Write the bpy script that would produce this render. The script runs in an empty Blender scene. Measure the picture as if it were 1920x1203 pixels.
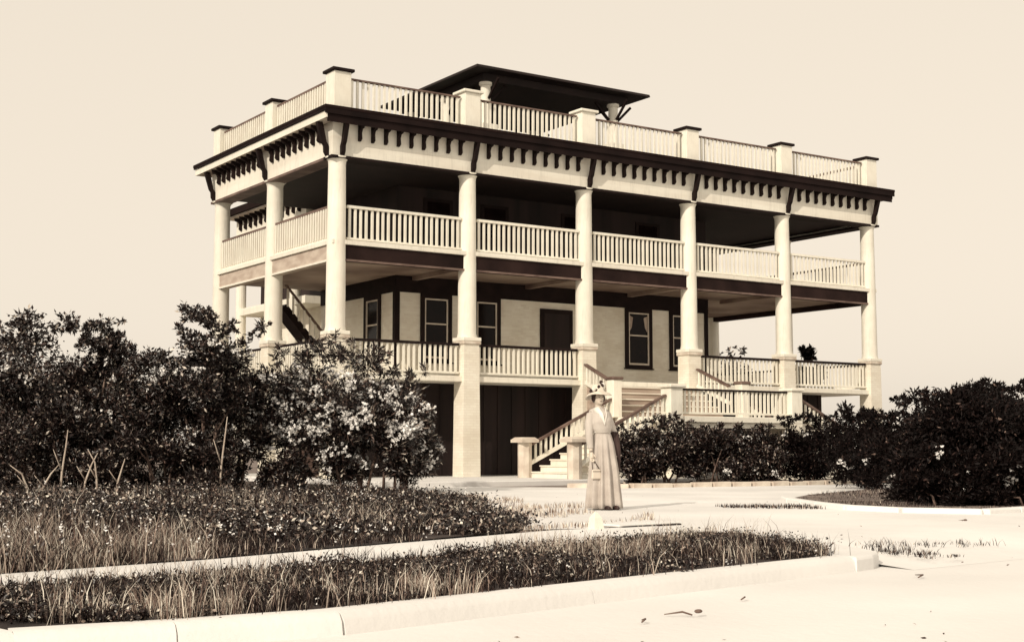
import bpy, bmesh, math, random
import numpy as np
from mathutils import Vector, Matrix

# ------------------------------------------------------------------ camera, sky, sun, exposure
scene = bpy.context.scene
COL = scene.collection
cam_d = bpy.data.cameras.new('camera'); cam = bpy.data.objects.new('camera', cam_d); COL.objects.link(cam)
YAW, PITCH = .5865, .0925
cam_d.sensor_width = 36.0; cam_d.lens = 2592.6 / 1920 * 36; cam_d.clip_start = .1; cam_d.clip_end = 2000
F = Vector((math.sin(YAW)*math.cos(PITCH), math.cos(YAW)*math.cos(PITCH), math.sin(PITCH)))
R = Vector((math.cos(YAW), -math.sin(YAW), 0)); U = R.cross(F)
M = Matrix((R, U, -F)).transposed().to_4x4(); M.translation = Vector((-15.885, -32.156, .741))
cam.matrix_world = M
scene.camera = cam

SUN_DIR = Vector((-.85, -.40, .52)).normalized()          # towards the sun: over the left front corner
SUN_STRENGTH = 3.1
LIGHT_TINT = (1.0, .885, .735)
sun_d = bpy.data.lights.new('sun', 'SUN'); sun = bpy.data.objects.new('sun', sun_d); COL.objects.link(sun)
sun_d.energy = SUN_STRENGTH; sun_d.angle = math.radians(.6); sun_d.color = LIGHT_TINT
sun.rotation_euler = SUN_DIR.to_track_quat('Z', 'Y').to_euler(); sun.location = (-30, -20, 30)

world = bpy.data.worlds.new('World'); scene.world = world; world.use_nodes = True
wn, wl = world.node_tree.nodes, world.node_tree.links
sky = wn.new('ShaderNodeTexSky'); sky.sky_type = 'NISHITA'; sky.sun_disc = False
sky.sun_elevation = math.asin(SUN_DIR.z); sky.sun_rotation = math.atan2(SUN_DIR.x, SUN_DIR.y)
sky.dust_density = 4.0
bw = wn.new('ShaderNodeRGBToBW'); wl.new(sky.outputs[0], bw.inputs[0])
pw = wn.new('ShaderNodeMath'); pw.operation = 'POWER'; pw.inputs[1].default_value = .12; wl.new(bw.outputs[0], pw.inputs[0])
ml = wn.new('ShaderNodeVectorMath'); ml.operation = 'SCALE'; ml.inputs[0].default_value = LIGHT_TINT
wl.new(pw.outputs[0], ml.inputs['Scale'])
bg = wn['Background']; wl.new(ml.outputs[0], bg.inputs[0]); bg.inputs[1].default_value = .15
ml.inputs[0].default_value = tuple(c*5.3 for c in LIGHT_TINT)
scene.view_settings.view_transform = 'Standard'; scene.view_settings.look = 'None'
scene.view_settings.gamma = 1.0; scene.view_settings.use_curve_mapping = False
scene.view_settings.exposure = 0.0
scene.render.engine = 'CYCLES'
scene.render.resolution_x = 1024; scene.render.resolution_y = 641

rng = np.random.default_rng(7)
random.seed(7)

# ------------------------------------------------------------------ materials (old sepia print palette)
NEUTRAL = False
def S(v):
    s = math.sqrt(min(1, v))
    g, b = .45 + .55*s, .46 + .10*s + .34*s*s
    k = float(NEUTRAL)
    return (v, v*(g + (.985-g)*k), v*(b + (.965-b)*k), 1)
MATS = {}
def mat(name, lo, hi=None, scale=3.0, rough=.8, bump=0.0, bscale=None, island=False, spec=.3, detail=6, streak=None, vary=0):
    m = bpy.data.materials.new(name); m.use_nodes = True
    n, l = m.node_tree.nodes, m.node_tree.links
    b = n['Principled BSDF']; b.inputs['Roughness'].default_value = rough
    b.inputs['Specular IOR Level'].default_value = spec
    if hi is None: hi = lo
    tc = n.new('ShaderNodeTexCoord')
    mp = n.new('ShaderNodeMapping'); l.new(tc.outputs['Object'], mp.inputs[0])
    if streak: mp.inputs['Scale'].default_value = streak
    nz = n.new('ShaderNodeTexNoise'); nz.inputs['Scale'].default_value = scale; nz.inputs['Detail'].default_value = detail
    l.new(mp.outputs[0], nz.inputs['Vector'])
    cr = n.new('ShaderNodeValToRGB')
    cr.color_ramp.elements[0].position = .35; cr.color_ramp.elements[1].position = .68
    cr.color_ramp.elements[0].color = S(lo); cr.color_ramp.elements[1].color = S(hi)
    if island:
        ge = n.new('ShaderNodeNewGeometry'); l.new(ge.outputs['Random Per Island'], cr.inputs[0])
        els = cr.color_ramp.elements
        els[0].position = 0; els[1].position = 1
        for p, v in island: e = els.new(p); e.color = S(v)
    else: l.new(nz.outputs['Fac'], cr.inputs[0])
    l.new(cr.outputs[0], b.inputs['Base Color'])
    if vary:
        oi = n.new('ShaderNodeObjectInfo'); mr = n.new('ShaderNodeMapRange'); l.new(oi.outputs['Random'], mr.inputs[0])
        mr.inputs[3].default_value = 1-vary; mr.inputs[4].default_value = 1.0
        mg = n.new('ShaderNodeMapping'); l.new(tc.outputs['Object'], mg.inputs[0]); mg.inputs['Scale'].default_value = (5, 5, .7)
        ng = n.new('ShaderNodeTexNoise'); ng.inputs['Scale'].default_value = 1.6; ng.inputs['Detail'].default_value = 8; ng.inputs['Roughness'].default_value = .7; l.new(mg.outputs[0], ng.inputs['Vector'])
        gr = n.new('ShaderNodeMapRange'); l.new(ng.outputs['Fac'], gr.inputs[0]); gr.inputs[1].default_value = .32; gr.inputs[2].default_value = .5; gr.inputs[3].default_value = 1-vary*1.6; gr.inputs[4].default_value = 1
        mm_ = n.new('ShaderNodeMath'); mm_.operation = 'MULTIPLY'; l.new(mr.outputs[0], mm_.inputs[0]); l.new(gr.outputs[0], mm_.inputs[1])
        vs = n.new('ShaderNodeVectorMath'); vs.operation = 'SCALE'; l.new(cr.outputs[0], vs.inputs[0]); l.new(mm_.outputs[0], vs.inputs['Scale'])
        l.new(vs.outputs[0], b.inputs['Base Color'])
    if bump:
        nb = n.new('ShaderNodeTexNoise'); nb.inputs['Scale'].default_value = bscale or scale*6; nb.inputs['Detail'].default_value = 5
        l.new(mp.outputs[0], nb.inputs['Vector'])
        bp = n.new('ShaderNodeBump'); bp.inputs['Strength'].default_value = bump; bp.inputs['Distance'].default_value = .02
        l.new(nb.outputs['Fac'], bp.inputs['Height']); l.new(bp.outputs[0], b.inputs['Normal'])
    MATS[name] = m
    return m
def brick_mat(name, a, b2, mort, bw_=.21, bh=.072, bump=.5, stain=.5):
    m = mat(name, a, b2, 1.3)
    n, l = m.node_tree.nodes, m.node_tree.links
    tc = n.new('ShaderNodeTexCoord'); sp = n.new('ShaderNodeSeparateXYZ'); l.new(tc.outputs['Object'], sp.inputs[0])
    ad = n.new('ShaderNodeMath'); l.new(sp.outputs[0], ad.inputs[0]); l.new(sp.outputs[1], ad.inputs[1])
    cb = n.new('ShaderNodeCombineXYZ'); l.new(ad.outputs[0], cb.inputs[0]); l.new(sp.outputs[2], cb.inputs[1])
    br = n.new('ShaderNodeTexBrick'); l.new(cb.outputs[0], br.inputs['Vector'])
    br.inputs['Scale'].default_value = 1; br.inputs['Brick Width'].default_value = bw_; br.inputs['Row Height'].default_value = bh
    br.inputs['Mortar Size'].default_value = .006; br.inputs['Color1'].default_value = S(a); br.inputs['Color2'].default_value = S(b2)
    br.inputs['Mortar'].default_value = S(mort)
    ramp = [x for x in n if x.type == 'VALTORGB'][0]
    ramp.color_ramp.elements[0].color = (stain, stain*.97, stain*.93, 1); ramp.color_ramp.elements[1].color = (1, 1, 1, 1)
    mx = n.new('ShaderNodeMix'); mx.data_type = 'RGBA'; mx.blend_type = 'MULTIPLY'; mx.inputs[0].default_value = 1
    l.new(br.outputs['Color'], mx.inputs[6]); l.new(ramp.outputs[0], mx.inputs[7])
    p = n['Principled BSDF']; l.new(mx.outputs[2], p.inputs['Base Color'])
    bp = n.new('ShaderNodeBump'); bp.inputs['Strength'].default_value = bump; bp.inputs['Distance'].default_value = .01; bp.invert = True
    l.new(br.outputs['Fac'], bp.inputs['Height']); l.new(bp.outputs[0], p.inputs['Normal'])
    return m
mat('white_paint', .82, .90, 2.2, .6, .08, 30, vary=.10)
mat('white_board', .80, .90, 1.4, .6, .1, 24, streak=(.3, .3, 2.5), vary=.09)
NEUTRAL = True
mat('concrete', .66, .76, 1.1, .9, .25, 22)
mat('walk_concrete', .72, .82, .8, .9, .25, 18)
mat('sand', .70, .84, .45, .95, .35, 14)
mat('road', .72, .84, .35, .95, .25, 16)
NEUTRAL = False
mat('dark_trim', .009, .017, 3, .7, spec=.15)
mat('dark_fascia', .007, .016, 1.2, .75, .1, 20, spec=.12)
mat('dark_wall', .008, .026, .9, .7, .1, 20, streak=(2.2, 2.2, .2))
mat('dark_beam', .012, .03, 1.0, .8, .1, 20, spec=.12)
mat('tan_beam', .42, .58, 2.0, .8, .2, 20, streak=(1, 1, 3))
mat('rail_brown', .10, .20, 2.5, .6)
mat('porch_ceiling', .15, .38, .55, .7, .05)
mat('soffit', .35, .72, 1.6, .7, .1)
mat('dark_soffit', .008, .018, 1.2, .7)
mat('roof_dark', .010, .02, 1.5, .9, .2, spec=.1)
mat('glass', .006, .009, 2, .12, spec=.12)
mat('curtain', .35, .5, 4, .9)
mat('sash', .55, .7, 4, .6)
mat('stone_cap', .5, .72, 3, .85, .3)
mat('step_riser', .30, .46, 2, .85, .2, streak=(.4, 1, 4))
mat('step_tread', .70, .80, 2, .85, .2)
NEUTRAL = .4
mat('soil', .02, .11, 1.6, .95, .5, 18)
mat('dry_lawn', .12, .26, 1.4, .95, .5, 22)
NEUTRAL = False
mat('bark', .10, .25, 6, .9, .4, 40)
mat('pale_bark', .40, .62, 6, .9, .4, 40)
mat('leaf_dark', .006, .62, rough=.36, spec=.5, island=[(.5, .010), (.80, .022), (.92, .12)])  # palest leaves have sun glints put into their colour
mat('leaf_right', .003, .22, rough=.6, spec=.15, island=[(.6, .006), (.93, .009), (.985, .05)])  # the rare pale leaves are glints set in the colour
mat('leaf_oleander', .006, .70, rough=.36, spec=.5, island=[(.5, .010), (.78, .026), (.91, .18)])  # light end of the ramp is painted leaf glint
NEUTRAL = True
mat('blossom', .82, .93, island=[(.5, .88)], rough=.7)
NEUTRAL = False
mat('grass', .006, .70, rough=.7, spec=.2, island=[(.6, .012), (.80, .05), (.92, .30)])
mat('grass_dry', .08, .85, rough=.7, spec=.25, island=[(.35, .25), (.7, .58)])
mat('weed_leaf', .006, .80, rough=.40, spec=.4, island=[(.6, .012), (.82, .04), (.92, .34)])
mat('skin', .58, .64, 8, .55)
NEUTRAL = .45
mat('dress', .42, .54, 5, .9, .25, 60)
mat('blouse', .48, .58, 5, .85, .25, 60)
mat('collar', .76, .84, 5, .8)
NEUTRAL = False
mat('hat_straw', .62, .76, 12, .8, .2, 80)
mat('hair', .02, .035, 12, .5)
mat('hat_band', .03, .06, 6, .6)
mat('lip', .14, .16, 8, .5)
mat('bag', .58, .68, 6, .7)
mat('shoe', .03, .05, 8, .4)
mat('pebble', .03, .3, island=[(.5, .10)], rough=.9)
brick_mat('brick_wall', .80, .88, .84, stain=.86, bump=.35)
brick_mat('brick_pier', .82, .88, .78, stain=.86, bump=.3)
mat('dark_brick', .05, .16, 5, .9, .3)
mat('mortar', .22, .34, 5, .95, .3)

# ------------------------------------------------------------------ helpers
def mesh_from(name, v, f, smooth=False):
    me = bpy.data.meshes.new(name); me.from_pydata([tuple(p) for p in v], [], f); me.validate(); me.update()
    if smooth:
        for p in me.polygons: p.use_smooth = True
    return me
def link(name, me, m=None, parent=None, loc=None, rot=None):
    o = bpy.data.objects.new(name, me); COL.objects.link(o)
    if m and me is not None and not me.materials: me.materials.append(MATS[m])
    if parent: o.parent = parent
    if loc is not None: o.location = loc
    if rot is not None: o.rotation_euler = rot
    return o
def tag(o, label, cat, group=None, kind=None):
    if label: o['label'] = label
    if cat: o['category'] = cat
    if group: o['group'] = group
    if kind: o['kind'] = kind
    return o
def thing(name, label, cat, loc=(0, 0, 0), rz=0, group=None):
    o = link(name, None, loc=loc, rot=(0, 0, rz)); o.empty_display_size = .2
    return tag(o, label, cat, group)
class MB:
    """collects simple solids into one mesh"""
    def __init__(s): s.v = []; s.f = []
    def add(s, v, f):
        k = len(s.v); s.v += [tuple(p) for p in v]; s.f += [tuple(i + k for i in q) for q in f]; return s
    def box(s, x0, x1, y0, y1, z0, z1):
        v = [(x, y, z) for z in (z0, z1) for y in (y0, y1) for x in (x0, x1)]
        return s.add(v, [(0, 2, 3, 1), (4, 5, 7, 6), (0, 1, 5, 4), (2, 6, 7, 3), (0, 4, 6, 2), (1, 3, 7, 5)])
    def bevbox(s, x0, x1, y0, y1, z0, z1, b=.01):
        bm = bmesh.new(); bmesh.ops.create_cube(bm, size=1)
        for w in bm.verts: w.co = Vector(((x0+x1)/2 + w.co.x*(x1-x0), (y0+y1)/2 + w.co.y*(y1-y0), (z0+z1)/2 + w.co.z*(z1-z0)))
        bmesh.ops.bevel(bm, geom=bm.edges[:], offset=b, segments=1, affect='EDGES')
        bm.verts.index_update()
        v = [w.co.copy() for w in bm.verts]; f = [[w.index for w in q.verts] for q in bm.faces]; bm.free()
        return s.add(v, f)
    def frustum(s, cx, cy, z0, z1, h0, h1):
        v = [(cx+sx*h, cy+sy*h, z) for z, h in ((z0, h0), (z1, h1)) for sy in (-1, 1) for sx in (-1, 1)]
        return s.add(v, [(0, 2, 3, 1), (4, 5, 7, 6), (0, 1, 5, 4), (2, 6, 7, 3), (0, 4, 6, 2), (1, 3, 7, 5)])
    def lathe(s, cx, cy, prof, seg=24):
        v = []; f = []
        for r, z in prof:
            v += [(cx + r*math.cos(2*math.pi*i/seg), cy + r*math.sin(2*math.pi*i/seg), z) for i in range(seg)]
        for k in range(len(prof)-1):
            for i in range(seg):
                j = (i+1) % seg; f.append((k*seg+i, k*seg+j, (k+1)*seg+j, (k+1)*seg+i))
        f.append(tuple(range(seg-1, -1, -1))); f.append(tuple((len(prof)-1)*seg+i for i in range(seg)))
        return s.add(v, f)
    def bar(s, a, b, w, h):
        """rectangular bar from a to b, w sideways, h in the vertical plane"""
        a = Vector(a); b = Vector(b); d = (b-a).normalized()
        side = d.cross(Vector((0, 0, 1)))
        side = side.normalized() if side.length > 1e-4 else Vector((1, 0, 0))
        up = side.cross(d)
        v = [p + side*sx*w/2 + up*sz*h/2 for p in (a, b) for sz in (-1, 1) for sx in (-1, 1)]
        return s.add(v, [(0, 2, 3, 1), (4, 5, 7, 6), (0, 1, 5, 4), (2, 6, 7, 3), (0, 4, 6, 2), (1, 3, 7, 5)])
    def tube(s, pts, rad, seg=8):
        pts = [Vector(p) for p in pts]; v = []; f = []
        if not hasattr(rad, '__len__'): rad = [rad]*len(pts)
        prev = None
        for i, p in enumerate(pts):
            d = (pts[min(i+1, len(pts)-1)] - pts[max(i-1, 0)]).normalized()
            a = d.cross(Vector((.3, .9, .2))) if prev is None else (prev - d*prev.dot(d))
            a = a.normalized() if a.length > 1e-5 else d.orthogonal().normalized()
            prev = a; b = d.cross(a)
            v += [p + (a*math.cos(2*math.pi*k/seg) + b*math.sin(2*math.pi*k/seg))*rad[i] for k in range(seg)]
        for i in range(len(pts)-1):
            for k in range(seg):
                j = (k+1) % seg; f.append((i*seg+k, i*seg+j, (i+1)*seg+j, (i+1)*seg+k))
        f.append(tuple(range(seg-1, -1, -1))); f.append(tuple((len(pts)-1)*seg+k for k in range(seg)))
        return s.add(v, f)
    def ellipsoid(s, c, r, seg=16, rings=10):
        v = []; f = []
        for i in range(rings+1):
            t = math.pi*i/rings
            v += [(c[0]+r[0]*math.sin(t)*math.cos(2*math.pi*k/seg), c[1]+r[1]*math.sin(t)*math.sin(2*math.pi*k/seg), c[2]-r[2]*math.cos(t)) for k in range(seg)]
        for i in range(rings):
            for k in range(seg):
                j = (k+1) % seg; f.append((i*seg+k, i*seg+j, (i+1)*seg+j, (i+1)*seg+k))
        return s.add(v, f)
    def prism(s, poly, axis, a, b):
        """poly in a plane (two coords), extruded along axis between a and b"""
        def P(u, w, t): return {'x': (t, u, w), 'y': (u, t, w), 'z': (u, w, t)}[axis]
        n = len(poly); v = [P(u, w, a) for u, w in poly] + [P(u, w, b) for u, w in poly]
        f = [tuple(range(n)), tuple(range(2*n-1, n-1, -1))] + [(i, (i+1) % n + 0, (i+1) % n + n, i+n) for i in range(n)]
        return s.add(v, f)
    def mesh(s, name, smooth=False):
        me = mesh_from(name, s.v, s.f, smooth)
        bm = bmesh.new(); bm.from_mesh(me); bmesh.ops.recalc_face_normals(bm, faces=bm.faces); bm.to_mesh(me); bm.free()
        return me
    def build(s, name, m, parent=None, smooth=False, loc=None, rot=None): return link(name, s.mesh(name, smooth), m, parent, loc, rot)
def auto_smooth(o, deg=40):
    me = o.data
    bm = bmesh.new(); bm.from_mesh(me)
    for e in bm.edges:
        if len(e.link_faces) == 2 and e.calc_face_angle(0) > math.radians(deg): e.smooth = False
    for q in bm.faces: q.smooth = True
    bm.to_mesh(me); bm.free()
    return o
def sheet(name, poly, z, m, step=None):
    """flat polygon sheet"""
    me = mesh_from(name, [(x, y, z) for x, y in poly], [tuple(range(len(poly)))])
    if me.polygons[0].normal.z < 0: me.flip_normals()
    return tag(link(name, me, m), None, None, kind='structure')
def remesh(mb, voxel, smooth_it=2):
    o = mb.build('tmp', 'skin'); md = o.modifiers.new('r', 'REMESH'); md.mode = 'VOXEL'; md.voxel_size = voxel
    if smooth_it: sm = o.modifiers.new('s', 'SMOOTH'); sm.iterations = smooth_it; sm.factor = .5
    dg = bpy.context.evaluated_depsgraph_get(); dg.update()
    me = bpy.data.meshes.new_from_object(o.evaluated_get(dg)); me.materials.clear()
    for p in me.polygons: p.use_smooth = True
    bpy.data.objects.remove(o)
    return me
G = -.12     # ground level; the house stands on z = 0

# ------------------------------------------------------------------ ground, drive, walk, street, kerbs
big = [(-400, -60), (400, -60), (400, 500), (-400, 500)]
tag(sheet('ground', [(-400, -24.0), (-13, -24.6), (-7.4, -23.7), (-6.6, -22.4), (40, -16.2), (400, 30), (400, 500), (-400, 500)], G-.012, 'dry_lawn'), None, None)
STREET = G-.10
sheet('street', [(-400, -400), (400, -400), (400, 30), (40, -17.9), (-6.9, -23.9), (-13, -23.9), (-400, -23)], STREET, 'road')
drive = [(-9.0, -19.0), (-6.8, -19.9), (-5.9, -21.4), (-6.15, -22.55), (40, -16.45), (40, -12), (24, -9.3), (10.6, -7.9),
         (7.5, -8.1), (5.3, -7.8), (3.4, -7.6), (2.4, -6.1), (1.0, -4.6), (.2, -2.6), (-1.4, -4.5), (-2.2, -8.5), (-4.6, -14.4), (-7.2, -17.8)]
sheet('driveway', drive, G, 'sand')
# apron sloping to the street
ap = mesh_from('driveway_apron', [(-6.9, -22.65, G-.0004), (-6.15, -22.55, G-.0004), (40, -16.45, G-.0004), (40, -18.5, G-.099), (-7.0, -24.6, G-.099)], [(0, 4, 3, 2, 1)])
tag(link('driveway_apron', ap, 'sand'), None, None, kind='structure')
walk_back = [(-40, -29.3), (-20, -24.1), (-13.47, -22.15), (-11.84, -21.75), (-9.8, -20.95), (-7.27, -20.0), (-5.86, -20.0)]
walk_front = [(-6.1, -21.1), (-10.62, -22.5), (-12.31, -23.15), (-13.67, -23.3), (-20, -25.3), (-40, -30.6)]
sheet('sidewalk', walk_back + walk_front, G+.006, 'walk_concrete')
kerb_line = [(-40, -30.9), (-30, -28.5), (-20, -26.2), (-16, -25.55), (-14.2, -25.42), (-13.45, -25.5), (-12.57, -25.52), (-10.62, -25.08), (-7.5, -24.38)]
kerb = thing('street_kerb', 'pale concrete kerb along the near grass verge with rounded corner end', 'kerb', (-10, -25, G))
def kerb_piece(a, b, last=False):
    a = Vector((*a, 0)); b = Vector((*b, 0)); d = (b-a).normalized(); nrm = Vector((d.y, -d.x, 0))   # towards the street
    prof = [(-.17, -.14), (-.17, .015), (-.02, .02), (.02, .008), (.05, -.03), (.075, -.14)]
    v = [tuple(p + nrm*u + Vector((0, 0, w))) for p in (a + d*.002, b - d*.002) for u, w in prof]; n = len(prof)
    f = [tuple(range(n)), tuple(range(2*n-1, n-1, -1))] + [(i, (i+1) % n, (i+1) % n+n, i+n) for i in range(n)]
    mb = MB().add([(x+10, y+25, z) for x, y, z in v], f)
    return auto_smooth(mb.build('kerb_stone', 'walk_concrete', kerb), 50)
pts = [Vector((*p, 0)) for p in kerb_line]
acc = []
for a, b in zip(pts, pts[1:]):
    n = max(1, round((b-a).length / 2.6))
    for i in range(n): kerb_piece((a.lerp(b, i/n)).xy, (a.lerp(b, (i+1)/n)).xy)
# rounded kerb return at the drive mouth: a flat nose of concrete
nose = [(-7.49, -24.45), (-7.2, -24.36), (-6.98, -24.22), (-6.80, -24.0), (-6.66, -23.7), (-6.45, -23.2), (-6.18, -22.55), (-6.0, -22.0), (-6.22, -22.0), (-6.55, -22.7), (-6.98, -23.5), (-7.3, -24.02), (-7.49, -24.19)]
n_ = len(nose); ring_ = []
cxn = sum(p[0] for p in nose)/n_; cyn = sum(p[1] for p in nose)/n_
for sc, z in ((1.0, -.15), (1.0, -.012), (.985, .006), (.96, .014)):
    for x, y in nose: ring_.append((cxn+(x-cxn)*sc+10, cyn+(y-cyn)*sc+25, z))
nf_ = [(k*n_+i, k*n_+(i+1) % n_, (k+1)*n_+(i+1) % n_, (k+1)*n_+i) for k in range(3) for i in range(n_)] + [tuple(3*n_+i for i in range(n_))]
MB().add(ring_, nf_).build('kerb_nose', 'walk_concrete', kerb)

# planted soil sheets
verge_poly = [(-40, -30.75), (-30, -28.3), (-20, -26.0), (-16, -25.38), (-14.2, -25.25), (-12.57, -25.35), (-10.62, -24.92), (-7.45, -24.15), (-6.95, -23.4), (-6.5, -22.5), (-6.3, -21.35),
              (-10.62, -22.62), (-12.31, -23.25), (-13.67, -23.4), (-20, -25.4), (-40, -30.62)]
sheet('verge_soil', verge_poly, G+.004, 'soil')
lawn_poly = [(-40, -28.8), (-20, -23.9), (-13.47, -22.0), (-11.84, -21.65), (-9.8, -20.85), (-7.7, -19.95), (-6.9, -18.9), (-6.3, -17.2), (-4.5, -14.5), (-2.1, -8.6), (-1.6, -5.5), (-.8, -1.2), (-1.2, 9), (-4, 30), (-60, 30), (-60, -28)]
sheet('lawn_soil', lawn_poly, G+.008, 'soil')
island_poly = [(.25, -16.4), (1.2, -15.0), (3.0, -13.7), (6, -12.2), (9, -11.6), (12, -12.5), (9, -16), (5, -18.6), (2.2, -19.6), (-.2, -20.0), (-.75, -19.2), (-.75, -18.2), (-.2, -17.2)]
sheet('island_soil', island_poly, G+.03, 'dry_lawn')
bed_poly = [(4.9, -4.5), (4.2, -6.4), (5.4, -7.5), (7.5, -7.85), (10.4, -7.65), (15, -8), (18, -6), (18, -1.5), (12.6, -1.5), (12.6, -4.4)]
sheet('planting_bed_soil', bed_poly, G+.03, 'soil')

def stone_row(t, line, w, h, z0, length, matn, name='stone', jit=.012):
    P = [Vector((*p, 0)) for p in line]
    for a, b in zip(P, P[1:]):
        n = max(1, round((b-a).length/length))
        for i in range(n):
            p, q = a.lerp(b, i/n), a.lerp(b, (i+1)/n); d = (q-p); L = d.length - .03 - random.random()*.03
            mb = MB().bevbox(-L/2, L/2, -w/2*(1+random.uniform(-.1, .1)), w/2, -.1, h + random.uniform(-.5, .5)*jit*2, .018)
            mb.build(name, matn, t, loc=((p+q)/2 + Vector((random.uniform(-jit, jit), random.uniform(-jit, jit), z0)))-t.location,
                     rot=(random.uniform(-.03, .03), random.uniform(-.02, .02), math.atan2(d.y, d.x) + random.uniform(-.04, .04)))
t = thing('stone_edging', 'row of pale edging stones along the drive in front of the hedge', 'stone edging', (4, -7, G))
stone_row(t, [(2.6, -6.6), (3.6, -7.62), (5.3, -7.72), (7.5, -8.0), (10.6, -7.85)], .2, .1, G, .62, 'stone_cap')
t = thing('island_kerb', 'low white kerb curving round the planted island beside the big dark bush', 'kerb', (0, -17, G))
il = [Vector((*p, 0)) for p in [(1.2, -14.9), (.55, -15.7), (.05, -16.5), (-.35, -17.2), (-.8, -18.2), (-.85, -19.2), (-.3, -20.1), (2.2, -19.75), (5, -18.75), (9, -16.1)]]
for a, b in zip(il, il[1:]):
    n = max(1, round((b-a).length/1.0)); d = b-a
    for i in range(n):
        p, q = a.lerp(b, i/n), a.lerp(b, (i+1)/n); L = (q-p).length-.008
        MB().bevbox(-L/2, L/2, -.09, .09, -.1, .07, .02).build('kerb_stone', 'walk_concrete', t, loc=(p+q)/2 + Vector((0, 0, G))-t.location, rot=(0, 0, math.atan2(d.y, d.x)))

# ------------------------------------------------------------------ the house
BL = 3.93; B = 4.0; NX = 5; W_ = 20.0; D_ = 7.86
FL1, PED, FL2, RL2, CT, EV, PT = 2.72, 3.68, 6.15, 7.08, 8.33, 9.5, 10.62
house = thing('porch_house', 'large white two storey house with wraparound columned porches on brick piers', 'house')
# slab the house stands on
MB().bevbox(-.7, 8.2, -4.6, D_+.6, -.3, 0, .02).build('slab', 'concrete', house)
MB().box(8.2, W_+.7, -.7, D_+.6, -.3, -.004).build('slab', 'concrete', house)
# columns
pier = MB().frustum(0, 0, 0, PED-.10, .275, .245).mesh('pier')
cap = MB().bevbox(-.295, .295, -.295, .295, PED-.10, PED, .03).mesh('pier_cap')
colm = MB().bevbox(-.29, .29, -.29, .29, PED, PED+.1, .012).lathe(0, 0, [(.28, PED+.1), (.272, PED+.15), (.258, PED+.22), (.254, PED+.9), (.248, PED+2), (.238, 7), (.228, CT-.20), (.238, CT-.12), (.27, CT-.07), (.31, CT-.04), (.315, CT-.004)], 28).mesh('column')
for me, mm in ((pier, 'brick_pier'), (cap, 'stone_cap'), (colm, 'white_paint')): me.materials.append(MATS[mm])
_o = link('tmp', colm); auto_smooth(_o, 35); bpy.data.objects.remove(_o)
spots = [(k*B, 0) for k in range(6)] + [(0, BL), (0, D_), (W_, BL), (W_, D_)]
for x, y in spots:
    c = link('column', colm, parent=house, loc=(x, y, 0))
    p = link('pier', pier, parent=c); link('pier_cap', cap, parent=c)
# floors / beams
def ring(z0, z1, o_out, o_in): return o_out, o_in
MB().bevbox(-.16, W_+.16, -.16, D_, FL1-.15, FL1, .01).build('porch_floor', 'white_board', house)
MB().bevbox(-.20, W_+.20, -.20, D_, FL2-.12, FL2, .01).build('balcony_floor', 'white_board', house)
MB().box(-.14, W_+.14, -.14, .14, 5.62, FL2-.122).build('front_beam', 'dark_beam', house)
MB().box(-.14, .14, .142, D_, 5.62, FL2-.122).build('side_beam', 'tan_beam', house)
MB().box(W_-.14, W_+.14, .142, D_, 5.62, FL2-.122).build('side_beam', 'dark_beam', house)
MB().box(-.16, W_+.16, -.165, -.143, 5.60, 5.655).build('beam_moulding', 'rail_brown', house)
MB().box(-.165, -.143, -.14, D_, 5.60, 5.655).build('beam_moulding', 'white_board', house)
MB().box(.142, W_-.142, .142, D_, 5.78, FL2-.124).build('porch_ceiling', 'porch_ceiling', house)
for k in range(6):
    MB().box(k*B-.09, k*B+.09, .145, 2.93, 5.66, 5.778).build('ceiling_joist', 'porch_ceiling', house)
# basement: near-black boarded wall added for the deep shade behind the piers
MB().box(.9, W_-1.2, 1.1, 1.2, .02, FL1-.152).build('basement_shade_wall', 'dark_wall', house)
MB().box(.9, 1.0, 1.202, 5.4, .02, FL1-.152).build('basement_shade_wall', 'dark_wall', house)
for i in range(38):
    MB().box(.93+i*.478, .93+i*.478+.045, 1.075, 1.098, .02, FL1-.154).build('shade_wall_batten', 'dark_wall', house)
# brick pier and whitewashed door at the side of the basement
bp = MB().box(-.18, .55, 1.75, 2.0, .0, FL1-.153).build('brick_panel', 'mortar', house)
brick_me = [MB().bevbox(-.1, .1, -.02, .02, -.033, .033, .006).mesh('brick') for _ in range(1)][0]; brick_me.materials.append(MATS['dark_brick'])
for r_ in range(20):
    for k in range(4):
        x = -.09 + k*.215 + (.1 if r_ % 2 else 0)
        if x > .5: continue
        link('brick', brick_me, parent=bp, loc=(x, 1.745+random.uniform(-.004, .004), .06+r_*.077))
dr = MB().bevbox(-.05, .0, 2.3, 3.5, .02, 2.1, .01).build('basement_door', 'white_board', house)
for i in range(6): MB().box(-.062, -.051, 2.32+i*.196, 2.32+i*.196+.18, .05, 2.07).build('board', 'white_board', dr)
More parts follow.
